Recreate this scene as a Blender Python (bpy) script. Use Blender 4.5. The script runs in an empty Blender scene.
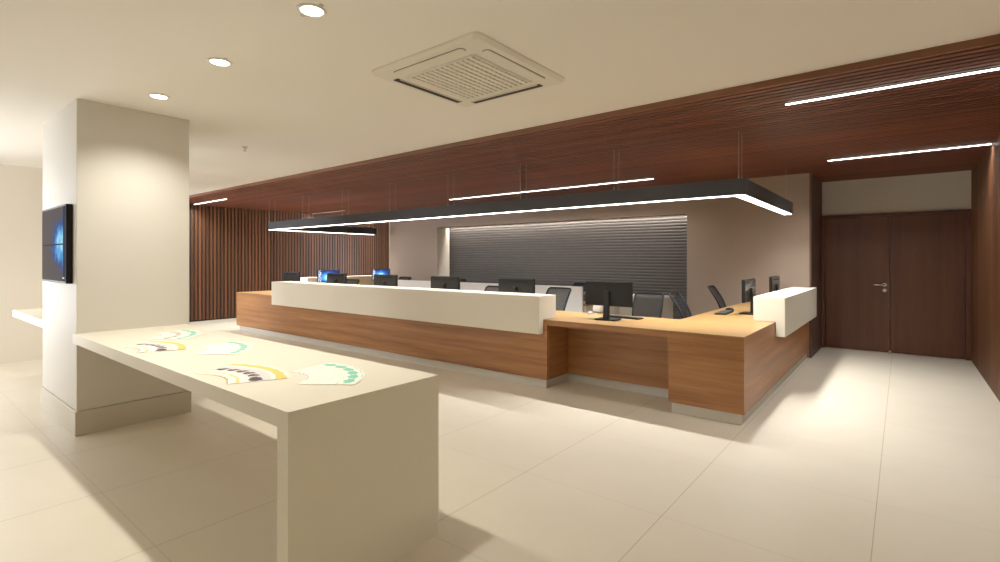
import bpy, bmesh, math, random
from mathutils import Vector, Matrix

random.seed(7)
PI = math.pi
SC = bpy.context.scene
COL = SC.collection
H = 2.68      # plaster ceiling height
HW = 2.632     # underside of the timber ceiling


# --------------------------------------------------------------------------
# mesh helpers
# --------------------------------------------------------------------------
class MB:
    def __init__(self):
        self.v = []
        self.f = []
        self.sm = []

    def add(self, vs, fs, smooth=False):
        b = len(self.v)
        self.v += [tuple(p) for p in vs]
        for f in fs:
            self.f.append([b + i for i in f])
            self.sm.append(smooth)
        return self

    def box(self, x0, x1, y0, y1, z0, z1):
        x0, x1 = min(x0, x1), max(x0, x1)
        y0, y1 = min(y0, y1), max(y0, y1)
        z0, z1 = min(z0, z1), max(z0, z1)
        vs = [(x0, y0, z0), (x1, y0, z0), (x1, y1, z0), (x0, y1, z0),
              (x0, y0, z1), (x1, y0, z1), (x1, y1, z1), (x0, y1, z1)]
        fs = [(0, 3, 2, 1), (4, 5, 6, 7), (0, 1, 5, 4), (1, 2, 6, 5), (2, 3, 7, 6), (3, 0, 4, 7)]
        return self.add(vs, fs)

    def prism(self, poly, a0, a1, axis='Z'):
        """poly: list of 2-D points, counter-clockwise, extruded along an axis."""
        n = len(poly)

        def mk(p, a):
            if axis == 'Z':
                return (p[0], p[1], a)
            if axis == 'X':
                return (a, p[0], p[1])
            return (p[1], a, p[0])
        vs = [mk(p, a0) for p in poly] + [mk(p, a1) for p in poly]
        fs = [list(range(n))[::-1], list(range(n, 2 * n))]
        for i in range(n):
            j = (i + 1) % n
            fs.append((i, j, n + j, n + i))
        return self.add(vs, fs)

    def cyl(self, p0, p1, r0, r1=None, n=16, caps=True):
        r1 = r0 if r1 is None else r1
        p0, p1 = Vector(p0), Vector(p1)
        d = (p1 - p0).normalized()
        u = d.cross(Vector((0, 0, 1)))
        if u.length < 1e-4:
            u = Vector((1, 0, 0))
        u.normalize()
        w = d.cross(u)
        vs = []
        for p, r in ((p0, r0), (p1, r1)):
            for i in range(n):
                a = 2 * PI * i / n
                vs.append(p + u * (r * math.cos(a)) + w * (r * math.sin(a)))
        self.add(vs, [(i, (i + 1) % n, n + (i + 1) % n, n + i) for i in range(n)], True)
        if caps:
            self.add(vs[:n], [list(range(n))[::-1]])
            self.add(vs[n:], [list(range(n))])
        return self

    def tube(self, path, r, n=8, closed=False):
        pts = [Vector(p) for p in path]
        m = len(pts)
        rings = []
        prev = None
        for i, p in enumerate(pts):
            if closed:
                d = (pts[(i + 1) % m] - pts[i - 1]).normalized()
            else:
                d = (pts[min(i + 1, m - 1)] - pts[max(i - 1, 0)]).normalized()
            if prev is None:
                u = d.cross(Vector((0, 0, 1)))
                if u.length < 1e-3:
                    u = d.cross(Vector((0, 1, 0)))
            else:
                u = prev - d * prev.dot(d)
            u.normalize()
            prev = u
            w = d.cross(u)
            rings.append([p + u * (r * math.cos(2 * PI * k / n)) + w * (r * math.sin(2 * PI * k / n)) for k in range(n)])
        vs = [q for ring in rings for q in ring]
        fs = []
        for i in range(m if closed else m - 1):
            j = (i + 1) % m
            for k in range(n):
                k2 = (k + 1) % n
                fs.append((i * n + k, i * n + k2, j * n + k2, j * n + k))
        self.add(vs, fs, True)
        if not closed:
            self.add(rings[0], [list(range(n))[::-1]])
            self.add(rings[-1], [list(range(n))])
        return self

    def lathe(self, prof, c=(0, 0, 0), n=32):
        vs = []
        for r, z in prof:
            for i in range(n):
                a = 2 * PI * i / n
                vs.append((c[0] + r * math.cos(a), c[1] + r * math.sin(a), c[2] + z))
        fs = []
        for k in range(len(prof) - 1):
            for i in range(n):
                j = (i + 1) % n
                fs.append((k * n + i, k * n + j, (k + 1) * n + j, (k + 1) * n + i))
        return self.add(vs, fs, True)

    def build(self, name, mat, parent=None, off=(0, 0, 0), bevel=0.0, seg=2, sub=0):
        me = bpy.data.meshes.new(name)
        vs = [(x - off[0], y - off[1], z - off[2]) for x, y, z in self.v]
        me.from_pydata(vs, [], self.f)
        for p, s in zip(me.polygons, self.sm):
            p.use_smooth = s
        bm = bmesh.new()
        bm.from_mesh(me)
        bmesh.ops.recalc_face_normals(bm, faces=bm.faces)
        bm.to_mesh(me)
        bm.free()
        o = bpy.data.objects.new(name, me)
        COL.objects.link(o)
        me.materials.append(mat)
        if parent is not None:
            o.parent = parent
        if bevel:
            b = o.modifiers.new('Bevel', 'BEVEL')
            b.width = bevel
            b.segments = seg
            b.limit_method = 'ANGLE'
            b.angle_limit = math.radians(50)
        if sub:
            s = o.modifiers.new('Subdivision', 'SUBSURF')
            s.levels = s.render_levels = sub
        return o


def rrect(x0, x1, y0, y1, r, n=6):
    pts = []
    for cx, cy, a0 in ((x1 - r, y1 - r, 0), (x0 + r, y1 - r, 90), (x0 + r, y0 + r, 180), (x1 - r, y0 + r, 270)):
        for i in range(n + 1):
            a = math.radians(a0 + 90 * i / n)
            pts.append((cx + r * math.cos(a), cy + r * math.sin(a)))
    return pts


def tag(o, label=None, cat=None, group=None, kind=None):
    if label:
        o['label'] = label
    if cat:
        o['category'] = cat
    if group:
        o['group'] = group
    if kind:
        o['kind'] = kind
    return o


def thing(name, loc, label, cat, group=None, rz=0.0):
    o = bpy.data.objects.new(name, None)
    o.empty_display_size = 0.1
    COL.objects.link(o)
    o.location = loc
    o.rotation_euler = (0, 0, rz)
    return tag(o, label, cat, group)


def struct(o):
    return tag(o, kind='structure')


def copy_tree(o, parent=None):
    c = o.copy()
    COL.objects.link(c)
    if parent is not None:
        c.parent = parent
    for ch in list(o.children):
        copy_tree(ch, c)
    return c


# --------------------------------------------------------------------------
# materials
# --------------------------------------------------------------------------
def srgb(r, g, b):
    def c(x):
        x /= 255.0
        return x / 12.92 if x <= 0.04045 else ((x + 0.055) / 1.055) ** 2.4
    return (c(r), c(g), c(b), 1.0)


class Mat:
    def __init__(self, name, color=(0.8, 0.8, 0.8, 1), rough=0.5, metal=0.0, spec=0.5):
        self.m = bpy.data.materials.new(name)
        self.m.use_nodes = True
        self.nt = self.m.node_tree
        self.b = self.nt.nodes['Principled BSDF']
        self.b.inputs['Base Color'].default_value = color
        self.b.inputs['Roughness'].default_value = rough
        self.b.inputs['Metallic'].default_value = metal
        self.b.inputs['Specular IOR Level'].default_value = spec

    def n(self, t, **kw):
        nd = self.nt.nodes.new(t)
        for k, v in kw.items():
            setattr(nd, k, v)
        return nd

    def l(self, a, b):
        self.nt.links.new(a, b)

    def obj(self):
        return self.n('ShaderNodeTexCoord').outputs['Object']

    def math(self, op, a, b=None, c=None):
        nd = self.n('ShaderNodeMath', operation=op)
        for i, x in enumerate((a, b, c)):
            if x is None:
                continue
            if isinstance(x, (int, float)):
                nd.inputs[i].default_value = x
            else:
                self.l(x, nd.inputs[i])
        return nd.outputs[0]

    def mix(self, fac, a, b, mode='MIX'):
        nd = self.n('ShaderNodeMix', data_type='RGBA', blend_type=mode)
        if isinstance(fac, (int, float)):
            nd.inputs[0].default_value = fac
        else:
            self.l(fac, nd.inputs[0])
        for i, x in ((6, a), (7, b)):
            if isinstance(x, tuple):
                nd.inputs[i].default_value = x
            else:
                self.l(x, nd.inputs[i])
        return nd.outputs[2]

    def noise(self, vec, scale, detail=3, rough=0.5):
        nd = self.n('ShaderNodeTexNoise')
        nd.inputs['Scale'].default_value = scale
        nd.inputs['Detail'].default_value = detail
        nd.inputs['Roughness'].default_value = rough
        if vec is not None:
            self.l(vec, nd.inputs['Vector'])
        return nd.outputs['Fac']

    def mapping(self, vec, scale=(1, 1, 1), loc=(0, 0, 0)):
        nd = self.n('ShaderNodeMapping')
        nd.inputs['Scale'].default_value = scale
        nd.inputs['Location'].default_value = loc
        self.l(vec, nd.inputs['Vector'])
        return nd.outputs[0]

    def ramp(self, fac, stops):
        nd = self.n('ShaderNodeValToRGB')
        el = nd.color_ramp.elements
        while len(el) > 1:
            el.remove(el[-1])
        el[0].position, el[0].color = stops[0]
        for p, c in stops[1:]:
            e = el.new(p)
            e.color = c
        self.l(fac, nd.inputs[0])
        return nd.outputs[0]

    def base(self, s):
        self.l(s, self.b.inputs['Base Color'])

    def bump(self, h, strength=0.2, dist=0.01):
        nd = self.n('ShaderNodeBump')
        nd.inputs['Strength'].default_value = strength
        nd.inputs['Distance'].default_value = dist
        self.l(h, nd.inputs['Height'])
        self.l(nd.outputs[0], self.b.inputs['Normal'])


def plaster(name, col, rough=0.7, var=0.04):
    M = Mat(name, col, rough, spec=0.3)
    v = M.obj()
    n = M.noise(v, 1.3, 4)
    d = tuple(c * (1 - var) for c in col[:3]) + (1,)
    M.base(M.mix(n, col, d))
    M.bump(M.noise(v, 90, 2), 0.05, 0.002)
    return M.m


def stone(name, col, rough=0.45, var=0.06):
    M = Mat(name, col, rough, spec=0.4)
    v = M.obj()
    n = M.noise(v, 6, 6, 0.65)
    fine = M.noise(v, 120, 2)
    d = tuple(c * (1 - var) for c in col[:3]) + (1,)
    c1 = M.mix(n, col, d)
    sp = M.math('GREATER_THAN', fine, 0.66)
    M.base(M.mix(M.math('MULTIPLY', sp, 0.12), c1, tuple(c * 0.6 for c in col[:3]) + (1,)))
    return M.m


def wood(name, light, dark, axis='X', rough=0.45, scale=1.0, spec=0.4, slat=None):
    """grain runs along the axis; slat=(axis index, pitch, offset, tint list) tints every slat on its own."""
    M = Mat(name, light, rough, spec=spec)
    v = M.obj()
    s = {'X': (0.35, 5, 9), 'Y': (5, 0.35, 9), 'Z': (5, 9, 0.35)}[axis]
    mv = M.mapping(v, tuple(q * scale for q in s))
    vec = mv
    rnd = None
    if slat:
        ax, pitch, offs = slat
        sep = M.n('ShaderNodeSeparateXYZ')
        M.l(v, sep.inputs[0])
        idx = M.math('FLOOR', M.math('DIVIDE', M.math('SUBTRACT', sep.outputs[ax], offs), pitch))
        wn = M.n('ShaderNodeTexWhiteNoise', noise_dimensions='1D')
        M.l(idx, wn.inputs['W'])
        rnd = wn.outputs['Value']
        cmb = M.n('ShaderNodeCombineXYZ')
        M.l(M.math('MULTIPLY', rnd, 40), cmb.inputs[0])
        M.l(M.math('MULTIPLY', rnd, 17), cmb.inputs[1])
        M.l(M.math('MULTIPLY', rnd, 29), cmb.inputs[2])
        ad = M.n('ShaderNodeVectorMath', operation='ADD')
        M.l(mv, ad.inputs[0])
        M.l(cmb.outputs[0], ad.inputs[1])
        vec = ad.outputs[0]
    n1 = M.noise(vec, 1.6, 5, 0.6)
    n2 = M.noise(vec, 7.0, 4, 0.7)
    f = M.math('ADD', M.math('MULTIPLY', n1, 0.75), M.math('MULTIPLY', n2, 0.35))
    c = M.ramp(f, [(0.33, dark), (0.55, tuple((a + b) / 2 for a, b in zip(light, dark))), (0.75, light)])
    if rnd is not None:
        k = M.ramp(rnd, [(0.0, (0.62, 0.62, 0.66, 1)), (0.4, (0.85, 0.85, 0.85, 1)), (1.0, (1.2, 1.13, 1.05, 1))])
        c = M.mix(1.0, c, k, 'MULTIPLY')
    M.base(c)
    M.bump(n2, 0.06, 0.003)
    return M.m


def plain(name, col, rough=0.5, metal=0.0, spec=0.5, nscale=40, nvar=0.06):
    M = Mat(name, col, rough, metal, spec)
    n = M.noise(M.obj(), nscale, 2)
    M.base(M.mix(n, col, tuple(c * (1 - nvar) for c in col[:3]) + (1,)))
    return M.m


def glow(name, col, strength):
    M = Mat(name, (0.9, 0.9, 0.88, 1), 0.5)
    M.b.inputs['Emission Color'].default_value = col
    M.b.inputs['Emission Strength'].default_value = strength
    return M.m


WARM = (1.0, 0.83, 0.60, 1)
NEUT = (1.0, 0.93, 0.82, 1)

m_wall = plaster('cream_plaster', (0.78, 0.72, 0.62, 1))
m_backwall = plaster('shaded_cream_plaster', (0.30, 0.228, 0.182, 1))  # the walls' cream with dimness and reddish bounce put into the colour
m_ceil = plaster('ceiling_plaster', (0.88, 0.845, 0.785, 1), 0.85, 0.02)
m_column = plaster('column_plaster', (0.63, 0.60, 0.535, 1), 0.6, 0.03)
m_plinth = stone('stone_plinth', (0.56, 0.51, 0.42, 1), 0.5)
m_bench = stone('cream_composite', (0.77, 0.72, 0.595, 1), 0.42, 0.04)
m_white = stone('white_composite', (0.73, 0.675, 0.56, 1), 0.42, 0.02)
m_kick = stone('grey_stone_kickboard', (0.58, 0.55, 0.50, 1), 0.4)
m_oakX = wood('oak_grain_across', srgb(174, 121, 74), srgb(116, 71, 37), 'X', 0.42)
m_oakY = wood('oak_grain_deep', srgb(170, 116, 72), srgb(112, 67, 36), 'Y', 0.42)
m_oaktop = wood('oak_worktop', srgb(158, 122, 72), srgb(134, 100, 55), 'X', 0.36)
m_slatC = wood('walnut_slat_ceiling', srgb(118, 62, 40), srgb(88, 44, 28), 'X', 0.5, slat=(1, 0.08, 0.03))
m_slatL = wood('walnut_slat_left', srgb(114, 70, 39), srgb(80, 48, 27), 'Z', 0.5, scale=.6, slat=(1, 0.08, 0.03))
m_fascia = wood('walnut_fascia', srgb(124, 80, 56), srgb(98, 60, 42), 'X', 0.5)
m_jamb = wood('dark_walnut_jamb', srgb(92, 66, 54), srgb(70, 48, 38), 'Z', 0.5)
m_door = wood('dark_walnut_door', srgb(104, 62, 46), srgb(76, 44, 33), 'Z', 0.42)
m_black = plain('black_backing', (0.012, 0.01, 0.009, 1), 0.9)
m_blackmetal = plain('black_powder_coat', (0.022, 0.022, 0.026, 1), 0.42)
m_plastic = plain('black_plastic', (0.009, 0.009, 0.010, 1), 0.55, spec=.15)
m_plastic2 = plain('graphite_plastic', (0.045, 0.045, 0.048, 1), 0.45)
m_shell = plain('monitor_back_shell', (0.008, 0.008, 0.009, 1), 0.3, spec=.3)
m_fabric = plain('black_seat_fabric', (0.008, 0.009, 0.014, 1), 0.9, nscale=300, nvar=0.4)
m_steel = plain('satin_steel', (0.62, 0.60, 0.57, 1), 0.3, 1.0)
m_chrome = plain('chrome', (0.7, 0.7, 0.7, 1), 0.18, 1.0)
m_cassette = plain('cassette_white', (0.80, 0.76, 0.67, 1), 0.45)
m_dark = plain('slot_shade_and_filter', (0.03, 0.022, 0.016, 1), 0.9)
m_steelgrey = plain('pale_grey_plastic', (0.26, 0.25, 0.24, 1), 0.45)
m_groove = plain('groove_shade', (0.30, 0.27, 0.22, 1), 0.8)
m_cable = plain('steel_cable', (0.42, 0.38, 0.34, 1), 0.35, 0.8)
m_cred = plain('cream_laminate', (0.46, 0.42, 0.34, 1), 0.5)
m_screenwhite = plain('white_laminate', (0.74, 0.72, 0.70, 1), 0.5)
m_led = glow('led_diffuser', NEUT, 9)
m_led_dim = glow('led_diffuser_dim', WARM, .25)
m_led_p = glow('pendant_diffuser', NEUT, 9)
m_led_cove = glow('cove_diffuser', NEUT, 80)
m_down = glow('downlight_lens', (1.0, 0.94, 0.84, 1), 12)


def mesh_fabric():
    M = Mat('black_mesh_fabric', (0.05, 0.05, 0.055, 1), 0.9, spec=.05)
    v = M.obj()
    ck = M.n('ShaderNodeTexChecker')
    ck.inputs['Scale'].default_value = 400
    M.l(v, ck.inputs[0])
    n = M.noise(v, 60, 2)
    M.base(M.mix(n, (0.016, 0.015, 0.016, 1), (0.010, 0.010, 0.011, 1)))
    M.l(M.math('ADD', M.math('MULTIPLY', ck.outputs[1], 0.12), 0.80), M.b.inputs['Alpha'])
    return M.m


m_mesh = mesh_fabric()


def floor_mat():
    M = Mat('polished_cream_tile', (0.7, 0.65, 0.55, 1), 0.36, spec=0.4)
    v = M.obj()
    sep = M.n('ShaderNodeSeparateXYZ')
    M.l(v, sep.inputs[0])
    P = 0.9125

    def joint(out, offs, w):
        t = M.math('DIVIDE', M.math('SUBTRACT', out, offs), P)
        fr = M.math('ABSOLUTE', M.math('SUBTRACT', M.math('FRACT', M.math('ADD', t, 0.5)), 0.5))
        return M.math('LESS_THAN', fr, w / P)
    jx = joint(sep.outputs[0], -1.026, 0.0022)
    jy = M.math('MULTIPLY', joint(sep.outputs[1], 0.875, 0.0022), 0.45)
    j = M.math('MAXIMUM', jx, jy)
    n = M.noise(v, 2.2, 5, 0.6)
    c = M.mix(n, (0.74, 0.675, 0.555, 1), (0.66, 0.60, 0.485, 1))
    sp = M.noise(v, 75, 3, 0.6)
    spm = M.ramp(sp, [(0.62, (0, 0, 0, 1)), (0.74, (1, 1, 1, 1))])
    c = M.mix(M.math('MULTIPLY', spm, 0.22), c, (0.42, 0.36, 0.27, 1))
    c = M.mix(M.math('MULTIPLY', j, 0.6), c, (0.20, 0.16, 0.11, 1))
    M.base(c)
    M.l(M.math('ADD', M.math('MULTIPLY', n, 0.12), 0.33), M.b.inputs['Roughness'])
    return M.m


m_floor = floor_mat()


# --------------------------------------------------------------------------
# room shell
# --------------------------------------------------------------------------
XL, XR = -12.45, 0.75         # inner faces of slatted side walls
YF, YB, YD = -2.6, 8.35, 9.54  # front wall, back wall, door wall
XW = -9.45                    # plain left wall of the front bay

struct(MB().box(XL - .2, XR + .3, YF - .2, 10.4, -0.12, 0).build('floor', m_floor))
struct(MB().box(XL - .2, XR + .3, YF - .2, 4.03, H, H + .12).build('ceiling', m_ceil))

# slatted timber ceiling: dark backing with slats running along the room
cb = struct(MB().box(XL - .2, XR + .3, 4.03, 10.4, HW + .009, H + .12).build('ceiling.001', m_black))
s = MB()
y = 4.065
LED_LINES = (4.525, 7.43)
while y < 10.1:
    x0, x1 = XL, XR
    segs = [(XL, XR)]
    if y > YB - 0.02:
        segs = [(XL, -10.27), (-1.02, XR)] if y < YD - .04 else [(XL, -10.27)]
    for a, b in segs:
        s.box(a, b, y, y + .050, HW, HW + .0095)
    y += 0.08
s.build('slats', m_slatC, cb)
struct(MB().box(XL, XR, 4.0, 4.03, HW, H + .002).build('trim_1', m_fascia, bevel=.003))

# side walls with vertical slats
wl = struct(MB().box(XL - .2, XL - .017, 2.6, 10.4, 0, H).build('wall_left', m_black))
s = MB()
y = 2.67
while y < 10.05:
    s.box(XL - .0175, XL, y, y + .048, 0.03, HW + .02)
    y += .08
s.build('slats', m_slatL, wl)
WY0, WY1 = -.8, .85         # unseen window, added in the plain left wall for more daylight
lw_ = MB().box(XW - .15, XW, YF, WY0, 0, H).box(XW - .15, XW, WY1, 2.6, 0, H)
lw_.box(XW - .15, XW, WY0, WY1, 0, .35).box(XW - .15, XW, WY0, WY1, 2.45, H)
WX0, WX1 = -12.3, -9.8      # unseen window, added in the return wall to brighten the slatted bay
lw_.box(XL - .2, WX0, 2.45, 2.6, 0, H).box(WX1, XW - .15, 2.45, 2.6, 0, H)
lw_.box(WX0, WX1, 2.45, 2.6, 0, .35).box(WX0, WX1, 2.45, 2.6, 2.45, H)
struct(lw_.build('wall_left.001', m_wall))
wr = struct(MB().box(XR + .017, XR + .3, 4.0, 10.0, 0, H).build('wall_right', m_black))
s = MB()
y = 4.03
while y < YD - .05:
    s.box(XR, XR + .0175, y, y + .050, 0.0, HW + .02)
    y += .08
s.build('slats', m_slatL, wr)
struct(MB().box(XR + .02, XR + .3, YF, 4.0, 0, H).build('wall_right.001', m_wall))

# back wall with the recess for the ribbed panel
RX0, RX1, RZ, RD = -8.557, -2.75, 2.15, 0.43
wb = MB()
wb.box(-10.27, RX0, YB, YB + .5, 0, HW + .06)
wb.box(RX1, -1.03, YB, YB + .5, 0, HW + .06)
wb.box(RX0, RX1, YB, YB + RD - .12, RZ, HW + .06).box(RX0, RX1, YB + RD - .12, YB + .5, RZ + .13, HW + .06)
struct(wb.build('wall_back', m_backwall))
struct(MB().box(RX0 + .0005, RX0 + .004, YB + .003, YB + RD - .02, 0, RZ - .002).build('lit_reveal_skin', m_wall))  # added skin, keeps the lit reveal paler than the shaded wall colour
struct(MB().box(-10.27, -1.03, YB + .5, YB + .62, 0, HW + .06).build('wall_back.001', m_wall))
struct(MB().box(XL - .2, -10.1, 10.1, 10.3, 0, H).build('wall_back.002', m_wall))
# door wall, header and jamb
dw = MB()
dw.box(-1.03, XR + .3, YD + .02, YD + .2, 2.10, H).box(-1.03, XR + .3, YD + .052, YD + .2, 0, 2.10)
struct(dw.build('wall_back.003', m_wall))
struct(MB().box(-1.03, -1.005, YB + .001, YD + .05, 0, HW).build('trim_2', m_jamb))

# ribbed dark panel in the recess
prof = []
z = 0.0
pitch = 0.055
RT = RZ + .125
while z < RT:
    for k, d in ((0, .0), (.25, .006), (.55, .008), (.85, .005)):
        zz = z + k * pitch
        if zz < RT:
            prof.append((YB + RD - d, zz))
    z += pitch
prof.append((YB + RD, RT))
pts = []
nx = 60
mb = MB()
vs, fs = [], []
for i in range(nx + 1):
    x = RX0 + .002 + (RX1 - RX0 - .004) * i / nx
    for (yy, zz) in prof:
        wob = .004 * math.sin(x * 2.3 + 1.3 * math.sin(zz * 3)) * (1 if 0 < zz < RT - .06 else 0)
        vs.append((x, yy, zz + wob))
m_ = len(prof)
for i in range(nx):
    for k in range(m_ - 1):
        fs.append((i * m_ + k, (i + 1) * m_ + k, (i + 1) * m_ + k + 1, i * m_ + k + 1))
mb.add(vs, fs, False)
m_rib = plain('charcoal_ribbed_panel', (0.062, 0.054, 0.050, 1), 0.6, nscale=8, nvar=.25)
rp = mb.build('wall_panel', m_rib)
tag(rp, 'charcoal ribbed wall panel set in the recess behind the reception desk', 'wall panel')

# front wall behind the camera, with a window letting the day in
WINS = [(-9.3, -7.2)]
fw = MB()
xs = [XW - .15] + [q for w_ in WINS for q in w_] + [XR + .3]
for i in range(0, len(xs), 2):
    fw.box(xs[i], xs[i + 1], YF - .2, YF, 0, H)
for a, b in WINS:
    fw.box(a, b, YF - .2, YF, 0, .35)
    fw.box(a, b, YF - .2, YF, 2.45, H)
struct(fw.build('wall_front', m_wall))
MG = Mat('window_glass', (1, 1, 1, 1), 0.0)
tr = MG.n('ShaderNodeBsdfTransparent')
gl = MG.n('ShaderNodeBsdfGlossy')
gl.inputs['Roughness'].default_value = 0.02
mx = MG.n('ShaderNodeMixShader')
lw = MG.n('ShaderNodeFresnel')
MG.l(lw.outputs[0], mx.inputs[0])
MG.l(tr.outputs[0], mx.inputs[1])
MG.l(gl.outputs[0], mx.inputs[2])
MG.l(mx.outputs[0], MG.nt.nodes['Material Output'].inputs['Surface'])
for i, (a, b) in enumerate(WINS):
    f = MB()
    f.box(a, a + .05, YF - .13, YF - .06, .35, 2.45).box(b - .05, b, YF - .13, YF - .06, .35, 2.45)
    f.box(a, b, YF - .13, YF - .06, .35, .40).box(a, b, YF - .13, YF - .06, 2.40, 2.45)
    f.box((a + b) / 2 - .02, (a + b) / 2 + .02, YF - .13, YF - .06, .40, 2.40)
    w_ = struct(f.build('window_%d' % (i + 1), m_blackmetal))
    MB().box(a + .05, b - .05, YF - .1, YF - .094, .40, 2.40).build('pane', MG.m, w_)
f = MB().box(XW - .11, XW - .05, WY0, WY0 + .05, .35, 2.45).box(XW - .11, XW - .05, WY1 - .05, WY1, .35, 2.45)
f.box(XW - .11, XW - .05, WY0, WY1, .35, .4).box(XW - .11, XW - .05, WY0, WY1, 2.4, 2.45)
w_ = struct(f.build('window_2', m_blackmetal))
MB().box(XW - .083, XW - .077, WY0 + .05, WY1 - .05, .4, 2.4).build('pane', MG.m, w_)
f = MB().box(WX0, WX0 + .05, 2.5, 2.56, .35, 2.45).box(WX1 - .05, WX1, 2.5, 2.56, .35, 2.45)
f.box(WX0, WX1, 2.5, 2.56, .35, .4).box(WX0, WX1, 2.5, 2.56, 2.4, 2.45)
w_ = struct(f.build('window_3', m_blackmetal))
MB().box(WX0 + .05, WX1 - .05, 2.527, 2.533, .4, 2.4).build('pane', MG.m, w_)

# double door
d1 = MB()
d1.box(-1.005, -.965, YD - .03, YD + .05, 0, 2.10).box(XR - .06, XR, YD - .03, YD + .05, 0, 2.10)
d1.box(-.965, XR - .06, YD - .03, YD + .05, 2.06, 2.10)
dr = struct(d1.build('door_1', m_door, bevel=.003))
lf = MB().box(-.962, -.143, YD, YD + .045, .006, 2.057).build('leaf', m_door, dr, bevel=.004)
MB().box(-.137, XR - .063, YD, YD + .045, .006, 2.057).build('leaf', m_door, dr, bevel=.004)
h_ = MB()
h_.cyl((-.205, YD, 1.02), (-.205, YD - .012, 1.02), .027, n=24)
h_.tube([(-.205, YD - .01, 1.02), (-.205, YD - .05, 1.02), (-.215, YD - .055, 1.02), (-.33, YD - .055, 1.02)], .0095, 10)
h_.build('handle', m_chrome, lf)
k_ = MB().cyl((-.205, YD, .935), (-.205, YD - .012, .935), .025, n=24)
k_.cyl((-.205, YD - .012, .935), (-.205, YD - .018, .935), .011, n=16)
k_.build('lock', m_chrome, lf)
st = MB().lathe([(.0, .045), (.012, .043), (.018, .03), (.018, 0), (.0, 0)], (-.14, YD - .04, 0), 20).build('floor_stub', m_steel)  # small steel stub at the foot of the leaf seam
tag(st, 'small steel stub on the floor at the meeting of the door leaves', 'door stop')

# --------------------------------------------------------------------------
# column, bench table, shelf, television, leaflets
# --------------------------------------------------------------------------
CX0, CX1, CY0, CY1 = -6.371, -5.119, 1.031, 1.841
o = (-5.745, 1.436, 0)
col = thing('column', o, 'square cream plastered column with a stone base beside the bench table', 'column')
MB().box(CX0, CX1, CY0, CY1, .196, H).build('shaft', m_column, col, o, bevel=.004)
MB().box(CX0 - .016, CX1 + .016, CY0 - .012, CY1 + .012, 0, .194).build('base', m_plinth, col, o, bevel=.004)

TZ = .812
o = (-3.48, 1.41, 0)
tb = thing('bench_table', o, 'long cream bench table running from the column to a full-width end panel', 'table')
MB().box(CX1 + .001, -1.845, 1.006, 1.811, TZ - .072, TZ).build('tabletop', m_bench, tb, o)
MB().box(-1.927, -1.845, 1.006, 1.811, 0, TZ - .072).build('leg', m_bench, tb, o)

o = (-7.24, 1.4, TZ)
sh = thing('wall_shelf', o, 'thick cream shelf projecting from the far side of the column under the television', 'shelf')
MB().box(-8.10, CX0 - .001, 1.05, 1.81, TZ - .075, TZ).build('shelf_board', m_bench, sh, o, bevel=.004)
MB().box(CX0 - .35, CX0 - .001, 1.38, 1.44, TZ - .25, TZ - .076).build('bracket', m_bench, sh, o)


def tv_screen():
    M = Mat('television_picture_and_reflection', (0.02, 0.02, 0.022, 1), 1.0, spec=0)
    v = M.obj()
    sep = M.n('ShaderNodeSeparateXYZ')
    M.l(v, sep.inputs[0])
    x, z = M.math('MULTIPLY', sep.outputs[0], 1.18), sep.outputs[2]      # x -.5..+.5, z -.3..+.3
    cx = M.math('SUBTRACT', x, .36)
    az = M.math('ABSOLUTE', z)
    r = M.math('SQRT', M.math('ADD', M.math('POWER', M.math('MULTIPLY', cx, 1.0), 2), M.math('POWER', M.math('MULTIPLY', z, 1.7), 2)))
    n = M.noise(M.mapping(v, (9, 1, 7)), 1.0, 4, .6)
    g = M.math('SUBTRACT', M.math('ADD', 1.0, M.math('MULTIPLY', M.math('SUBTRACT', n, .5), 1.6)), M.math('DIVIDE', r, .42))
    g = M.math('MAXIMUM', g, 0)
    c = M.ramp(g, [(0.0, (0.055, 0.05, 0.048, 1)), (.25, (.01, .05, .22, 1)), (.6, (.05, .28, .62, 1)), (1.0, (.30, .72, .85, 1))])  # lowest stop is a glowing grey standing in for the screen's reflection
    gap = M.math('MULTIPLY', M.math('GREATER_THAN', az, .006), 1.0)
    right = M.math('LESS_THAN', x, .42)
    c = M.mix(M.math('MULTIPLY', gap, right), (.005, .012, .035, 1), c)
    mk = M.math('MULTIPLY', M.math('LESS_THAN', M.math('ABSOLUTE', M.math('SUBTRACT', x, .44)), .035),
                M.math('LESS_THAN', M.math('ABSOLUTE', M.math('ADD', z, .275)), .006))
    c = M.mix(mk, c, (.7, .75, .8, 1))
    M.l(c, M.b.inputs['Emission Color'])
    M.b.inputs['Emission Strength'].default_value = 1.1
    M.base(M.mix(.5, (.05, .045, .045, 1), (.04, .035, .035, 1)))
    return M.m


o = (-5.6625, 1.0, 1.525)
tv = thing('television', o, 'black wall television with a blue glowing picture on the column', 'television')
MB().box(-6.10, -5.225, .985, 1.028, 1.205, 1.848).build('frame', m_plastic, tv, o, bevel=.006)
MB().box(-6.085, -5.245, .982, .9855, 1.222, 1.831).build('screen', tv_screen(), tv, o)
MB().box(-5.9, -5.45, 1.022, 1.0305, 1.35, 1.7).build('wall_mount', m_blackmetal, tv, o)


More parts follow.
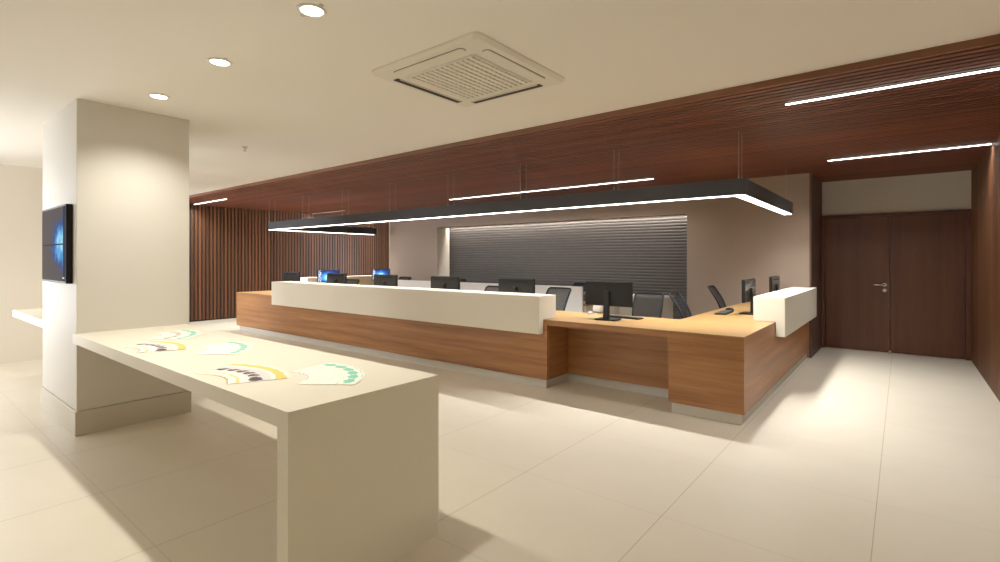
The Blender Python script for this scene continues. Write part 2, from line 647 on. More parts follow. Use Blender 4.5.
def leaflet_mat(name, kind):
    M = Mat(name, (.9, .87, .78, 1), .5)
    v = M.obj()
    sep = M.n('ShaderNodeSeparateXYZ')
    M.l(v, sep.inputs[0])
    x, yy = sep.outputs[0], sep.outputs[1]

    def band(a, b, s=yy):
        return M.math('MULTIPLY', M.math('GREATER_THAN', s, a), M.math('LESS_THAN', s, b))
    c = (.92, .88, .77, 1)
    n = M.noise(M.mapping(v, (40, 40, 1)), 1.0, 3)
    jit = M.math('MULTIPLY', M.math('SUBTRACT', n, .5), 2.2)

    def blob(cx, cy, rx, ry):
        a_ = M.math('POWER', M.math('DIVIDE', M.math('SUBTRACT', x, cx), rx), 2)
        b_ = M.math('POWER', M.math('DIVIDE', M.math('SUBTRACT', yy, cy), ry), 2)
        return M.math('LESS_THAN', M.math('ADD', M.math('ADD', a_, b_), jit), 1.0)
    if kind == 'yellow':
        c = M.mix(band(.095, .195), c, (.70, .63, .62, 1))
        c = M.mix(band(.215, .258), c, (.86, .56, .12, 1))
        c = M.mix(M.math('MULTIPLY', band(.258, .266), M.math('GREATER_THAN', x, -.01)), c, (.80, .62, .25, 1))
        c = M.mix(band(.0, .006), c, (.55, .36, .08, 1))
        c = M.mix(band(.040, .055), c, (.86, .62, .20, 1))
        c = M.mix(blob(.012, .125, .050, .030), c, (.03, .02, .02, 1))
    else:
        ln = M.math('LESS_THAN', M.math('FRACT', M.math('MULTIPLY', yy, 55)), .4)
        c = M.mix(M.math('MULTIPLY', M.math('MULTIPLY', ln, band(.04, .15)), .25), c, (.60, .55, .62, 1))
        c = M.mix(blob(-.01, .222, .046, .026), c, (.16, .55, .42, 1))
        c = M.mix(M.math('MULTIPLY', band(.176, .181), M.math('GREATER_THAN', x, .0)), c, (.30, .58, .52, 1))
        c = M.mix(M.math('MULTIPLY', band(.262, .268), M.math('LESS_THAN', x, .02)), c, (.35, .66, .55, 1))
        if kind == 'brown':
            c = M.mix(blob(.0, .12, .03, .02), c, (.25, .16, .10, 1))
        c = M.mix(M.math('MULTIPLY', band(.0, .004), M.math('LESS_THAN', x, -.02)), c, (.25, .22, .2, 1))
    M.base(c)
    return M.m


m_leaf = {k: leaflet_mat('leaflet_print_' + k, k) for k in ('yellow', 'green', 'brown')}
FANS = [
    ('yellow', (-2.66, .80), .30, 114, 66, 6, 'yellow leaflet', 'yellow fan nearest the end panel', 'leaflets in the nearer yellow fan'),
    ('green', (-2.42, 1.19), .20, 98, 36, 6, 'green leaflet', 'green fan nearest the end panel', 'leaflets in the nearest green fan'),
    ('yellow', (-3.93, .82), .28, 116, 66, 6, 'yellow leaflet', 'yellow fan nearer the column', 'leaflets in the farther yellow fan'),
    ('green', (-3.63, 1.19), .20, 98, 36, 6, 'green leaflet', 'middle green fan on the table', 'leaflets in the middle green fan'),
    ('brown', (-4.56, 1.20), .22, 98, 34, 6, 'brown and green leaflet', 'green fan by the column', 'leaflets in the green fan by the column'),
]
ORD = ['leftmost', 'second from left', 'third from left', 'third from right', 'second from right', 'rightmost']
lproto = {}
for kind, (fx, fy), r0, a0, a1, n, look, where, grp in FANS:
    for i in range(n):
        if kind not in lproto:
            ob = MB().box(-.062, .062, 0, .275, 0, .0003).build('leaflet', m_leaf[kind])
            lproto[kind] = ob
        else:
            ob = lproto[kind].copy()
            COL.objects.link(ob)
        a = math.radians(a0 + (a1 - a0) * i / (n - 1))
        ob.location = (fx + r0 * math.cos(a), fy + r0 * math.sin(a), TZ + .0003 + .0004 * i)
        ob.rotation_euler = (0, 0, a - PI / 2)
        tag(ob, '%s, %s in the %s' % (look, ORD[i], where), 'leaflet', grp)

# --------------------------------------------------------------------------
# ceiling fittings
# --------------------------------------------------------------------------
def strip_lamp(name, x0, x1, y0, y1, z, watts, spread=120):
    L = bpy.data.lights.new(name, 'AREA')
    L.shape = 'RECTANGLE'
    L.size, L.size_y = abs(x1 - x0), abs(y1 - y0)
    L.energy = watts
    L.color = LEDC
    L.spread = math.radians(spread)
    lo = bpy.data.objects.new(name, L)
    COL.objects.link(lo)
    lo.location = ((x0 + x1) / 2, (y0 + y1) / 2, z)
    return lo


LEDC = (1.0, .965, .91)


def downlight_proto():
    t = thing('downlight', (0, 0, H), 'x', 'ceiling light')
    MB().lathe([(.058, .004), (.059, -.004), (.063, -.009), (.070, -.008), (.074, 0), (.070, .002)]).build('trim_ring', m_cassette, t)
    MB().lathe([(.055, .001), (.0555, -.006), (.059, -.007), (.059, -.002)]).build('reflector', m_steel, t)
    MB().lathe([(.0, -.0085), (.03, -.008), (.0555, -.005)]).build('lens', m_down, t)
    for sx in (-1, 1):
        MB().box(sx * .076, sx * .094, -.012, .012, -.006, .001).build('clip', m_steel, t, bevel=.003)
    return t


dp = downlight_proto()
DL = [(-2.368, 'recessed round downlight nearest the air conditioning cassette'),
      (-3.453, 'middle recessed round downlight of the row of three'),
      (-4.552, 'recessed round downlight closest to the column')]
BEAMS = [(-2.368, 1.42), (-3.453, 1.42), (-4.552, 1.42), (-8.0, -.6), (-7.9, 2.3)]  # last two are added fill spots without fittings, brightening the left side
for i, (x, lab) in enumerate(DL):
    t = dp if i == 0 else copy_tree(dp)
    t.location = (x, 1.42, H)
    tag(t, lab, 'ceiling light', 'round downlights in a row')
for x, by in BEAMS:
    L = bpy.data.lights.new('downlight_and_fill_beam', 'SPOT')
    L.energy = 95 if x < -7 and by > 0 else 86
    L.color = (1.0, .94, .81)
    L.spot_size = math.radians(134)
    L.spot_blend = 1.0
    L.shadow_soft_size = .045
    lo = bpy.data.objects.new('downlight_and_fill_beam', L)
    COL.objects.link(lo)
    lo.location = (x, by, H - .06)

o = (-5.84, 2.67, H)
sp = thing('sprinkler_head', o, 'small metal sprinkler head on the plaster ceiling beyond the column', 'sprinkler')
MB().lathe([(.0, 0), (.034, 0), (.032, -.006), (.014, -.010), (.010, -.022), (.0, -.024)], n=24).build('escutcheon', m_steel, sp)
MB().tube([(.010, 0, -.02), (.014, 0, -.034), (0, 0, -.046)], .003, 6).tube([(-.010, 0, -.02), (-.014, 0, -.034), (0, 0, -.046)], .003, 6).build('yoke', m_steel, sp)
MB().lathe([(.0, -.046), (.02, -.047), (.02, -.049), (.0, -.05)], n=20).build('deflector', m_steel, sp)

# cassette air conditioner
AX0, AX1, AY0, AY1 = -2.825, -1.86, 2.13, 3.075
acx, acy = (AX0 + AX1) / 2, (AY0 + AY1) / 2
ac = thing('air_conditioner', (acx, acy, H), 'square cream cassette air conditioner with a slatted grille in the ceiling', 'air conditioner')
hw, hh = (AX1 - AX0) / 2 + .006, (AY1 - AY0) / 2 + .010
fr = MB()
outer = rrect(-hw, hw, -hh, hh, .045)
mid = rrect(-hw + .02, hw - .02, -hh + .02, hh - .02, .04)
inner = rrect(-.30, .30, -.30, .30, .01)
n_ = len(outer)
vs = [(x, y, 0) for x, y in outer] + [(x, y, -.012) for x, y in outer] + [(x, y, -.03) for x, y in mid] + [(x, y, -.032) for x, y in inner] + [(x, y, -.005) for x, y in inner]
fs = []
for k in range(4):
    for i in range(n_):
        j = (i + 1) % n_
        fs.append((k * n_ + i, k * n_ + j, (k + 1) * n_ + j, (k + 1) * n_ + i))
fr.add(vs, fs)
fr.build('frame', m_cassette, ac)
for k in range(4):
    # outlet slot with its flap, one per side; plate colour paints the slot shade, darkest on two sides
    shaded_slot = k in (2, 3)
    sl = MB()
    sl.prism(rrect(-.325, .325, -.030, .026, .01) if shaded_slot else rrect(-.315, .315, -.030, .030, .028), -.0335, -.029)
    fl = MB()
    if shaded_slot:
        fl.prism(rrect(-.31, .31, .020, .030, .004), -.037, -.034)
    else:
        fl.prism(rrect(-.310, .310, -.024, .026, .022), -.038, -.034)
    so = sl.build('outlet', m_dark if shaded_slot else m_groove, ac)
    fo = fl.build('flap', m_cassette, so, bevel=.002)
    so.rotation_euler = (0, 0, k * PI / 2)
    d = hh - .085
    so.location = (math.sin(k * PI / 2) * d, -math.cos(k * PI / 2) * d, 0)
g = MB()
gx = -.295
while gx < .29:
    g.box(gx, gx + .027, -.30, .30, -.040, -.018)
    gx += .0455
g.build('intake_grille', m_cassette, ac)
b_ = MB()
for q in range(14):
    yy = -.30 + .60 * q / 13
    b_.box(-.30, .30, yy - .007, yy + .007, -.036, -.012)
b_.build('grille_bars', m_cassette, ac)
MB().box(-.298, .298, -.298, .298, -.012, -.002).build('filter', m_dark, ac)
MB().box(-.31, -.297, -.31, .31, -.041, -.01).box(.297, .31, -.31, .31, -.041, -.01).box(-.297, .297, -.31, -.297, -.041, -.01).box(-.297, .297, .297, .31, -.041, -.01).build('grille_rim', m_cassette, ac, bevel=.002)


# recessed linear lights in the timber ceiling
def linear(x0, x1, y, label, watts=19, dim=False):
    o = ((x0 + x1) / 2, y, HW)
    t = thing('linear_light', o, label, 'ceiling light', 'linear lights in the timber ceiling')
    MB().box(x0, x1, y - .021, y + .021, HW - .006, HW + .030).build('channel', m_blackmetal, t, o)
    MB().box(x0 + .004, x1 - .004, y - .013, y + .013, HW - .011, HW - .004).build('diffuser', m_led_dim if dim else m_led, t, o)
    strip_lamp('linear_lamp', x0 + .006, x0 + .2 if dim else x1 - .006, y - .014, y + .014, HW - .0125, watts, 140)
    return t


linear(-.722, .74, LED_LINES[0], 'bright linear light in the timber ceiling nearest the plaster edge at right')
linear(-.722, .745, LED_LINES[1], 'bright linear light in the timber ceiling before the double door')
linear(-7.24, -2.95, LED_LINES[1], 'long linear light in the timber ceiling behind the hanging light', 50)
linear(-12.30, -10.70, LED_LINES[0], 'short linear light at the slatted wall next to the column', 30)
linear(-12.36, -10.88, LED_LINES[1], 'short dim linear light at the slatted wall seen past the hanging light', 5, True)

# cove strip in the recess
cv = MB().box(RX0 + .015, RX1 - .015, YB + RD - .112, YB + RD - .080, RZ + .112, RZ + .128).build('cove_light', m_led_cove)
tag(cv, 'thin strip light along the top of the ribbed panel recess', 'strip light')

# hanging U-shaped light over the counter
PX0, PX1, PY, PYE = -10.335, -1.167, 5.2, 7.87
PZ0, PZ1, PW = 2.02, 2.178, .14
o = ((PX0 + PX1) / 2, PY, PZ1)
pd = thing('pendant_light', o, 'long black U-shaped hanging light with glowing underside above the reception counter', 'hanging light')
MB().prism([(PX0, PY), (PX1, PY), (PX1, PYE), (PX1 - PW, PYE), (PX1 - PW, PY + PW), (PX0 + PW, PY + PW), (PX0 + PW, PYE), (PX0, PYE)],
           PZ0, PZ1).build('housing', m_blackmetal, pd, o, bevel=.002)
e = .010
LW = .056
pf = MB()
pf.box(PX0 + e, PX1 - e, PY + e, PY + LW, PZ0 - .006, PZ0 + .002)
pf.build('diffuser', m_led_p, pd, o)
MB().box(PX1 - .1, PX1 - e, PY + LW + .002, PYE - .012, PZ0 - .006, PZ0 + .002).build('diffuser', m_led_p, pd, o)
MB().box(PX0 + e, PX0 + LW, PY + LW + .002, PYE - .012, PZ0 - .006, PZ0 + .002).build('diffuser', m_led_p, pd, o)
for i in range(8):
    x = -1.225 - i * 1.296
    for dy in (.008, .132):
        MB().cyl((x, PY + dy, PZ1 - .002), (x, PY + dy, HW + .006), .0022, n=6).cyl((x, PY + dy, PZ1), (x, PY + dy, PZ1 + .03), .006, n=8).build('cable', m_cable, pd, o)
for x in (PX0 + PW / 2, PX1 - PW / 2):
    for yy in (PYE - .06,):
        MB().cyl((x, yy, PZ1 - .002), (x, yy, HW + .006), .0022, n=6).cyl((x, yy, PZ1), (x, yy, PZ1 + .03), .006, n=8).build('cable', m_cable, pd, o)

strip_lamp('pendant_lamp', PX0 + e, PX1 - e, PY + e, PY + LW, PZ0 - .0075, 180, 115)
strip_lamp('pendant_lamp', PX1 - .1, PX1 - e, PY + LW, PYE - .015, PZ0 - .0075, 45, 115)
strip_lamp('pendant_lamp', PX0 + e, PX0 + LW, PY + LW, PYE - .015, PZ0 - .0075, 45, 115)

# --------------------------------------------------------------------------
# reception counter
# --------------------------------------------------------------------------
KX0, KX1, KY, KYI = -10.33, -1.03, 4.56, 5.49
DZ = .75
o = (-5.7, 6.4, 0)
rc = thing('reception_counter', o, 'U-shaped oak reception counter with cream raised ledges and a stone kickboard', 'reception counter')
# worktop in one U
MB().prism([(KX0, KY), (KX1, KY), (KX1, YB - .012), (-1.88, YB - .012), (-1.88, KYI), (-9.50, KYI), (-9.50, 8.15), (KX0, 8.15)],
           DZ - .008, DZ).build('worktop', m_oaktop, rc, o)
MB().box(-2.988, -1.672, KY + .001, KY + .04, DZ - .06, DZ - .0085).build('apron', m_oakX, rc, o)
MB().box(KX0 + .05, -1.08, KY + .045, KYI, DZ - .04, DZ - .0085).box(-1.87, -1.08, KYI, YB - .02, DZ - .04, DZ - .0085).box(KX0 + .05, -9.51, KYI, 8.14, DZ - .04, DZ - .0085).build('underlay', m_cred, rc, o)
zt = DZ - .0085
MB().box(KX0, -2.99, KY + .001, KY + .04, .098, zt).build('front_panel', m_oakX, rc, o, bevel=.002)
MB().box(-3.03, -2.99, KY + .042, 5.03, .098, zt).build('side_panel', m_oakY, rc, o, bevel=.002)
MB().box(-2.988, -1.672, 5.0, 5.03, .098, zt).build('recessed_panel', m_oakX, rc, o, bevel=.002)
MB().box(-1.67, KX1, KY + .001, KY + .04, .098, zt).build('corner_panel', m_oakX, rc, o, bevel=.002)
MB().box(-1.67, -1.63, KY + .042, 5.03, .098, zt).build('side_panel', m_oakY, rc, o, bevel=.002)
MB().box(KX1 - .04, KX1 - .001, KY + .042, YB - .012, .098, zt).build('end_panel', m_oakY, rc, o, bevel=.002)
MB().box(KX0 + .001, KX0 + .04, KY + .042, 8.15, .098, zt).build('end_panel', m_oakY, rc, o, bevel=.002)
MB().box(KX0 + .1, -3.07, KY + .04, KY + .06, 0, .1).build('kickboard', m_kick, rc, o)
kb = MB().box(KX0 + .06, -3.02, KY + .035, KY + .055, 0, .098).box(-3.04, -3.02, KY + .055, 5.04, 0, .098).box(-3.02, -1.64, 5.04, 5.06, 0, .098)
kb.box(-1.65, -1.63, KY + .055, 5.04, 0, .098).box(-1.65, KX1 - .03, KY + .035, KY + .055, 0, .098).box(KX1 - .05, KX1 - .03, KY + .055, YB - .012, 0, .098)
kb.box(KX0 + .06, KX0 + .08, KY + .055, 8.15, 0, .098)
for ch in list(rc.children):
    if ch.name.startswith('kickboard'):
        bpy.data.objects.remove(ch)
kb.build('kickboard', m_kick, rc, o)
# inner modesty panels behind the staff side
MB().box(-9.6, -3.2, 5.10, 5.12, .12, DZ - .041).build('inner_panel', m_cred, rc, o)
# cream raised ledges, each with a skirt that hangs over the oak front
UZ, SZ = 1.005, .598
pr = [(4.475, SZ), (KY - .002, SZ), (KY - .002, DZ + .0005), (4.81, DZ + .0005), (4.81, UZ), (4.475, UZ)]
MB().prism(pr, -8.77, -3.035, 'X').build('raised_ledge', m_white, rc, o, bevel=.004)
pr = [(SZ, KX1 + .09), (UZ, KX1 + .09), (UZ, -1.238), (DZ + .0005, -1.238), (DZ + .0005, KX1 + .002), (SZ, KX1 + .002)]
MB().prism(pr[::-1], 5.88, 8.335, 'Y').build('raised_ledge', m_white, rc, o, bevel=.004)
pr = [(SZ, KX0 - .09), (UZ, KX0 - .09), (UZ, -10.105), (DZ + .0005, -10.105), (DZ + .0005, KX0 - .002), (SZ, KX0 - .002)]
MB().prism(pr, 5.95, 8.15, 'Y').build('raised_ledge', m_white, rc, o, bevel=.004)

# --------------------------------------------------------------------------
# desk row behind the counter and the low credenza
# --------------------------------------------------------------------------
o = (-6.0, 6.7, 0)
bd = thing('staff_desk', o, 'long oak staff desk with a white privacy screen behind the counter', 'desk')
MB().box(-8.31, -3.58, 6.53, 6.96, DZ - .03, DZ).build('desktop', m_oaktop, bd, o, bevel=.003)
MB().box(-8.31, -3.65, 6.50, 6.528, .12, 1.0).build('privacy_screen', m_screenwhite, bd, o, bevel=.003)
for x in (-8.26, -6.0, -3.64):
    MB().box(x - .02, x + .02, 6.54, 6.9, 0, DZ - .031).build('leg', m_cred, bd, o)

o = (-5.4, 8.1, 0)
cr = thing('credenza', o, 'low cream credenza standing against the ribbed wall panel', 'cabinet')
MB().box(-7.9, -2.97, 7.86, 8.33, .06, .775).build('body', m_cred, cr, o, bevel=.002)
MB().box(-7.92, -2.95, 7.84, 8.34, .776, .80).build('top', m_screenwhite, cr, o, bevel=.002)
MB().box(-7.86, -3.0, 7.89, 8.3, 0, .059).build('kickboard', m_plastic, cr, o)
for i in range(6):
    x0 = -7.9 + i * (4.93 / 6)
    dd = MB().box(x0 + .004, x0 + 4.93 / 6 - .004, 7.842, 7.859, .07, .77).build('door', m_cred, cr, o, bevel=.002)
    MB().box(x0 + .06, x0 + .075, 7.822, 7.842, .5, .64).build('handle', m_steel, dd, o)

# --------------------------------------------------------------------------
# monitors, keyboards, mice
# --------------------------------------------------------------------------
def blue_screen():
    M = Mat('blue_desktop_picture', (.02, .02, .03, 1), .2)
    v = M.obj()
    sep = M.n('ShaderNodeSeparateXYZ')
    M.l(v, sep.inputs[0])
    x, z = sep.outputs[0], sep.outputs[2]
    cx = M.math('SUBTRACT', x, .03)
    cz = M.math('SUBTRACT', z, .26)
    r = M.math('SQRT', M.math('ADD', M.math('POWER', cx, 2), M.math('POWER', M.math('MULTIPLY', cz, 1.6), 2)))
    n = M.noise(M.mapping(v, (8, 1, 12)), 1, 4, .6)
    g = M.math('MAXIMUM', M.math('SUBTRACT', M.math('ADD', .85, n), M.math('DIVIDE', r, .17)), 0)
    c = M.ramp(g, [(0, (.004, .02, .10, 1)), (.35, (.01, .08, .36, 1)), (.8, (.06, .4, .9, 1)), (1, (.5, .85, 1, 1))])
    ic = M.math('MULTIPLY', M.math('GREATER_THAN', x, .19), M.math('GREATER_THAN', M.noise(M.mapping(v, (60, 1, 30)), 1, 1), .52))
    c = M.mix(ic, c, (.75, .85, .95, 1))
    bar = M.math('LESS_THAN', z, .157)
    c = M.mix(bar, c, (.006, .012, .03, 1))
    M.l(c, M.b.inputs['Emission Color'])
    M.b.inputs['Emission Strength'].default_value = 1.6
    return M.m


m_blue = blue_screen()
m_off = plain('dark_screen_glass', (.012, .012, .014, 1), .12)


def monitor_proto(name, scr):
    """screen looks along +Y, stands on z = 0, width .55, top at .415"""
    t = thing(name, (0, 0, 0), 'x', 'monitor')
    W = .275
    fr = MB()
    fr.prism([(q[1], q[0]) for q in rrect(-W, W, .145, .415, .008, 3)], .0, .022, 'Y')
    fr.build('bezel', m_plastic, t, bevel=.002)
    bs = MB().box(-W + .006, W - .006, -.016, .001, .151, .409).build('back_shell', m_shell, t, bevel=.004)
    MB().box(-.19, .19, -.0175, -.0155, .362, .384).build('vent', m_black, bs)
    MB().box(-W + .010, W - .010, .0215, .0235, .160, .405).build('screen', scr, t)
    nk = MB().prism([(-.062, .011), (-.018, .011), (-.016, .31), (-.040, .31)], -.030, .030, 'X')
    nk.build('neck', m_shell, t, bevel=.004)
    MB().prism(rrect(-.12, .12, -.10, .09, .02), 0, .012).build('base', m_plastic, t, bevel=.003)
    return t


mp_off = monitor_proto('monitor', m_off)
mp_on = monitor_proto('monitor', m_blue)
used = {'off': False, 'on': False}


def monitor(x, y, rz, on, label, group, tilt=0):
    k = 'on' if on else 'off'
    src = mp_on if on else mp_off
    t = src if not used[k] else copy_tree(src)
    used[k] = True
    t.location = (x, y, DZ + .001)
    t.rotation_euler = (0, 0, rz)
    tag(t, label, 'monitor', group)
    return t


GF = 'monitors on the front run of the counter'
monitor(-9.07, 5.02, .0, False, 'black monitor seen from behind at the far left end of the long cream ledge', GF)
monitor(-7.60, 5.02, .0, False, 'black monitor from behind overlapping a lit blue screen above the ledge', GF)
monitor(-6.29, 5.02, .0, False, 'black monitor from behind below a small blue screen, centre of the long ledge', GF)
monitor(-4.99, 5.02, .0, False, 'black monitor from behind in front of the left edge of the ribbed panel', GF)
monitor(-3.75, 5.02, .0, False, 'black monitor from behind nearest the right end of the long cream ledge', GF)
monitor(-2.485, 4.99, .0, False, 'black monitor from behind standing in full view on the open oak worktop', GF)
monitor(-10.0, 6.40, -PI / 2, True, 'monitor with lit blue screen nearest the slatted wall on the far left arm', 'monitors on the left arm of the counter')
monitor(-10.0, 7.85, -PI / 2, True, 'monitor with lit blue screen at the inner end of the far left arm', 'monitors on the left arm of the counter')
monitor(-1.43, 6.58, PI / 2, False, 'black monitor seen edge-on beside the front end of the short cream ledge', 'monitors on the right arm of the counter')
monitor(-1.385, 7.88, PI / 2, False, 'black monitor seen edge-on over the short cream ledge close to the back wall', 'monitors on the right arm of the counter')


def keyboard_proto():
    t = thing('keyboard', (0, 0, 0), 'x', 'keyboard')
    MB().prism([(-.065, 0), (.065, 0), (.065, .012), (-.065, .020)], -.22, .22, 'X').build('body', m_plastic, t, bevel=.003)
    k = MB()
    for r in range(5):
        for c in range(15):
            x = -.205 + c * .0275
            y = -.052 + r * .0225
            z = .019 - (y + .065) / .13 * .008
            k.box(x, x + .023, y, y + .018, z, z + .006)
    k.build('keys', m_plastic2, t)
    return t


kp = keyboard_proto()
kp.location = (-2.43, 5.24, DZ + .001)
kp.rotation_euler = (0, 0, math.radians(-6))
tag(kp, 'black keyboard on the open oak worktop behind the full-view monitor', 'keyboard')
k2 = copy_tree(kp)
k2.location = (-1.68, 6.45, DZ + .001)
k2.rotation_euler = (0, 0, PI / 2 + .05)
tag(k2, 'black keyboard on the right arm of the counter by the short ledge', 'keyboard')


def mouse_proto(mt):
    t = thing('computer_mouse', (0, 0, 0), 'x', 'mouse')
    m = MB()
    N, R = 14, 6
    vs, fs = [], []
    for j in range(R + 1):
        th = PI / 2 * j / R
        for i in range(N):
            a = 2 * PI * i / N
            vs.append((.031 * math.cos(a) * math.cos(th), .055 * math.sin(a) * math.cos(th), .036 * math.sin(th)))
    for j in range(R):
        for i in range(N):
            fs.append((j * N + i, j * N + (i + 1) % N, (j + 1) * N + (i + 1) % N, (j + 1) * N + i))
    m.add(vs, fs, True)
    m.build('shell', mt, t)
    w = MB().cyl((-.004, -.03, .029), (.004, -.03, .029), .008, n=12)
    w.build('scroll_wheel', m_plastic2, t)
    return t


ms = mouse_proto(m_steelgrey)
ms.location = (-2.90, 5.36, DZ + .001)
tag(ms, 'pale grey computer mouse on the open oak worktop left of the keyboard', 'mouse')
m2 = mouse_proto(m_plastic)
m2.location = (-1.72, 6.86, DZ + .001)
m2.rotation_euler = (0, 0, PI / 2)
tag(m2, 'black computer mouse on the right arm of the counter', 'mouse')
NX_, NY_ = -2.971, 5.689
o = (NX_, NY_, DZ)
nb = thing('note_box', o, 'small beige note box on the worktop under the full-view monitor', 'box')
MB().box(NX_ - .05, NX_ + .05, NY_ - .04, NY_ + .04, DZ + .001, DZ + .075).build('tray', m_plinth, nb, o, bevel=.003)
MB().box(NX_ - .042, NX_ + .042, NY_ - .032, NY_ + .032, DZ + .06, DZ + .08).build('note_stack', m_cred, nb, o)


# --------------------------------------------------------------------------
# office chairs
# --------------------------------------------------------------------------
def chair_proto():
    """sitter faces -Y; backrest on the +Y side; top at z = 1.0"""
    t = thing('office_chair', (0, 0, 0), 'x', 'chair')
    hub = MB().cyl((0, 0, .075), (0, 0, .135), .034, .030, 20).cyl((0, 0, .135), (0, 0, .27), .026, n=20)
    hub.cyl((0, 0, .27), (0, 0, .42), .016, n=16)
    hub.build('gas_lift', m_plastic, t)
    for k in range(5):
        a = 2 * PI * k / 5 + .3
        ca, sa = math.cos(a), math.sin(a)
        lg = MB()
        vs, fs = [], []
        for r, w, z0, z1 in ((.02, .026, .085, .125), (.16, .021, .078, .108), (.30, .015, .070, .085)):
            for s_, zz in ((-1, z0), (1, z0), (1, z1), (-1, z1)):
                vs.append((r * ca - s_ * w * sa, r * sa + s_ * w * ca, zz))
        for q in range(2):
            for i in range(4):
                j = (i + 1) % 4
                fs.append((q * 4 + i, q * 4 + j, q * 4 + 4 + j, q * 4 + 4 + i))
        fs += [(3, 2, 1, 0), (8, 9, 10, 11)]
        lg.add(vs, fs)
        lo_ = lg.build('leg', m_plastic, t, bevel=.004)
        cs = MB()
        px, py = .29 * ca, .29 * sa
        for s_ in (-1, 1):
            cs.cyl((px - s_ * .008 * sa, py + s_ * .008 * ca, .028), (px - s_ * .024 * sa, py + s_ * .024 * ca, .028), .027, n=16)
        cs.cyl((px, py, .03), (px, py, .075), .007, n=8)
        cs.build('caster', m_plastic2, lo_)
    MB().box(-.08, .08, -.10, .13, .405, .435).build('mechanism', m_plastic, t, bevel=.006)
    # seat cushion: rounded pad with a waterfall front edge
    st_ = MB()
    vs, fs = [], []
    NX, NY = 12, 12
    for layer in (0, 1):
        for j in range(NY + 1):
            for i in range(NX + 1):
                u = i / NX * 2 - 1
                v = j / NY * 2 - 1
                d = math.sqrt(max(0, 1 - .5 * v * v)) * u * 1.12
                x = .235 * max(-1, min(1, d))
                yv = .235 * v * math.sqrt(max(0, 1 - .18 * u * u))
                edge = max(abs(u), abs(v)) ** 6
                z = .495 - .035 * edge - (.03 * max(0, -v - .5) * 2) if layer else .437 + .01 * edge
                vs.append((x, yv - .01, z))
    st = NX + 1
    n0 = (NX + 1) * (NY + 1)
    for j in range(NY):
        for i in range(NX):
            a = j * st + i
            fs.append((a, a + st, a + st + 1, a + 1))
            fs.append((n0 + a, n0 + a + 1, n0 + a + st + 1, n0 + a + st))
    rim = [i for i in range(NX)] + [NX + j * st for j in range(NY)] + [NY * st + NX - i for i in range(NX)] + [(NY - j) * st for j in range(NY)]
    for k in range(len(rim)):
        a, b = rim[k], rim[(k + 1) % len(rim)]
        fs.append((a, b, n0 + b, n0 + a))
    st_.add(vs, fs, True)
    st_.build('seat', m_fabric, t)

    def back(u, s_):
        """u -1..1 across, s_ 0..1 up"""
        w = .165 + .035 * math.sin(min(1, s_ * 1.15) * PI * .62)
        y = .205 + .175 * s_ ** 1.35 - .035 * math.sin(s_ * PI) - .028 * u * u
        return (w * u, y, .52 + .48 * s_)
    N = 10
    bm_ = MB()
    vs = [back(-.97 + 1.94 * i / N, .02 + .96 * j / 12) for j in range(13) for i in range(N + 1)]
    fs = [(j * (N + 1) + i, j * (N + 1) + i + 1, (j + 1) * (N + 1) + i + 1, (j + 1) * (N + 1) + i) for j in range(12) for i in range(N)]
    bm_.add(vs, fs, True)
    bm_.build('back_mesh', m_mesh, t)
    path = []
    for i in range(9):
        path.append(back(-.88 + 1.76 * i / 8, 0))
    for j in range(1, 14):
        path.append(back(1, .04 + .92 * (j - 1) / 12))
    for i in range(9):
        path.append(back(.88 - 1.76 * i / 8, 1.0))
    for j in range(1, 14):
        path.append(back(-1, .96 - .92 * (j - 1) / 12))
    MB().tube(path, .0135, 8, closed=True).build('back_frame', m_plastic, t)
    lp = MB()
    vs, fs = [], []
    for lay, dy in ((0, -.012), (1, .014)):
        for j in range(5):
            for i in range(9):
                p = back(-.9 + 1.8 * i / 8, .04 + .26 * j / 4)
                vs.append((p[0], p[1] + dy, p[2]))
    for j in range(4):
        for i in range(8):
            a = j * 9 + i
            fs.append((a, a + 9, a + 10, a + 1))
            fs.append((45 + a, 45 + a + 1, 45 + a + 10, 45 + a + 9))
    rim = list(range(8)) + [8 + 9 * j for j in range(4)] + [44 - i for i in range(8)] + [36 - 9 * j for j in range(4)]
    for k in range(len(rim)):
        a, b = rim[k], rim[(k + 1) % len(rim)]
        fs.append((a, b, 45 + b, 45 + a))
    lp.add(vs, fs, True)
    lp.build('lumbar_pad', m_fabric, t)
    MB().tube([(0, .10, .42), (0, .20, .425), (0, .245, .47), (0, .248, .58), (0, .262, .70)], .018, 10).build('back_post', m_plastic, t)
    for s_ in (-1, 1):
        ar = MB().tube([(s_ * .10, .05, .425), (s_ * .25, .05, .43), (s_ * .275, .05, .46), (s_ * .275, .05, .64)], .014, 8).build('arm', m_plastic, t)
        MB().prism(rrect(s_ * .275 - .035, s_ * .275 + .035, -.10, .14, .03), .64, .665).build('arm_pad', m_plastic, ar, bevel=.005)
    return t


cp = chair_proto()
first = [True]


def chair(x, y, rz, label, group, zs=1.0, xs=1.0):
    t = cp if first[0] else copy_tree(cp)
    first[0] = False
    t.location = (x, y, 0)
    t.rotation_euler = (0, 0, rz)
    t.scale = (xs, 1, zs)
    tag(t, label, 'chair', group)


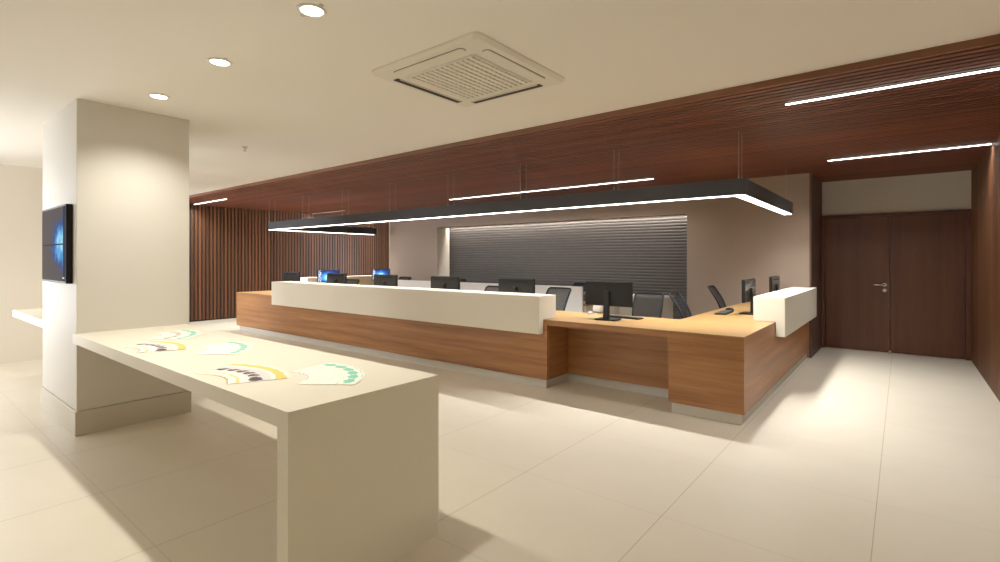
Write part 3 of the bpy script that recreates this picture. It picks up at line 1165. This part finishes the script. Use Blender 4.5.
G1 = 'office chairs at the front run of the counter'
chair(-8.42, 5.62, .25, 'black office chair at far left, its top corner beside a monitor above the ledge', G1)
chair(-5.98, 5.66, .05, 'black office chair before the white screen, its left part beside the fourth monitor', G1, .985)
chair(-4.88, 5.66, -.05, 'black office chair whose top shows just left of the last monitor on the ledge', G1, .985)
chair(-3.79, 5.70, -.12, 'black mesh office chair behind the right end of the long cream ledge', G1, 1.0)
chair(-2.39, 5.68, .15, 'black mesh office chair behind the open worktop facing the full-view monitor', G1, .98, .86)
G2 = 'office chairs at the right arm of the counter'
chair(-1.76, 5.97, PI / 2 + .1, 'black mesh office chair seen from the side where the worktop turns the corner', G2, 1.005)
chair(-1.74, 7.40, PI / 2 + .1, 'black mesh office chair seen from the side nearest the back wall', G2, 1.02)
G3 = 'office chairs behind the white privacy screen'
chair(-8.86, 7.30, .0, 'black office chair behind the left part of the white privacy screen', G3, .995)
chair(-7.15, 7.30, .1, 'black office chair behind the white screen at the left end of the ribbed panel', G3, .995)
chair(-4.30, 7.30, -.1, 'black office chair behind the right end of the white privacy screen', G3, .995)

# --------------------------------------------------------------------------
# daylight, camera, colour
# --------------------------------------------------------------------------
PORTALS = [((a + b) / 2, YF - .22, b - a, 0) for a, b in WINS]
PORTALS += [(XW - .16, (WY0 + WY1) / 2, WY1 - WY0, -PI / 2), ((WX0 + WX1) / 2, 2.44, WX1 - WX0, 0)]
for px_, py_, wd, rz_ in PORTALS:
    L = bpy.data.lights.new('window_portal', 'AREA')
    L.shape = 'RECTANGLE'
    L.size, L.size_y = wd, 2.1
    L.cycles.is_portal = True
    lo = bpy.data.objects.new('window_portal', L)
    COL.objects.link(lo)
    lo.location = (px_, py_, 1.4)
    lo.rotation_euler = (PI / 2, 0, rz_)

w = bpy.data.worlds.new('World')
SC.world = w
w.use_nodes = True
bg = w.node_tree.nodes['Background']
sky = w.node_tree.nodes.new('ShaderNodeTexSky')
sky.sky_type = 'HOSEK_WILKIE'
sky.turbidity = 6
sky.sun_direction = (0.3, 0.5, 0.8)
mixn = w.node_tree.nodes.new('ShaderNodeMix')
mixn.data_type = 'RGBA'
mixn.inputs[0].default_value = .9
mixn.inputs[7].default_value = (.95, .97, 1.0, 1)
w.node_tree.links.new(sky.outputs[0], mixn.inputs[6])
w.node_tree.links.new(mixn.outputs[2], bg.inputs['Color'])
bg.inputs['Strength'].default_value = 15.5

cam = bpy.data.cameras.new('camera')
cam.sensor_width = 36
cam.lens = 504 / 1000 * 36
cam.shift_y = -21.5 / 1000
cam.clip_start = .02
co = bpy.data.objects.new('camera', cam)
COL.objects.link(co)
co.location = (0, 0, 1.4)
co.rotation_euler = (PI / 2, 0, math.atan(402 / 504))
SC.camera = co

SC.cycles.max_bounces = 10
SC.cycles.diffuse_bounces = 6
SC.cycles.sample_clamp_indirect = 6
SC.cycles.caustics_reflective = False
SC.cycles.caustics_refractive = False
SC.view_settings.view_transform = 'Standard'
SC.view_settings.look = 'None'
SC.view_settings.exposure = 0.0
SC.view_settings.gamma = 1.15
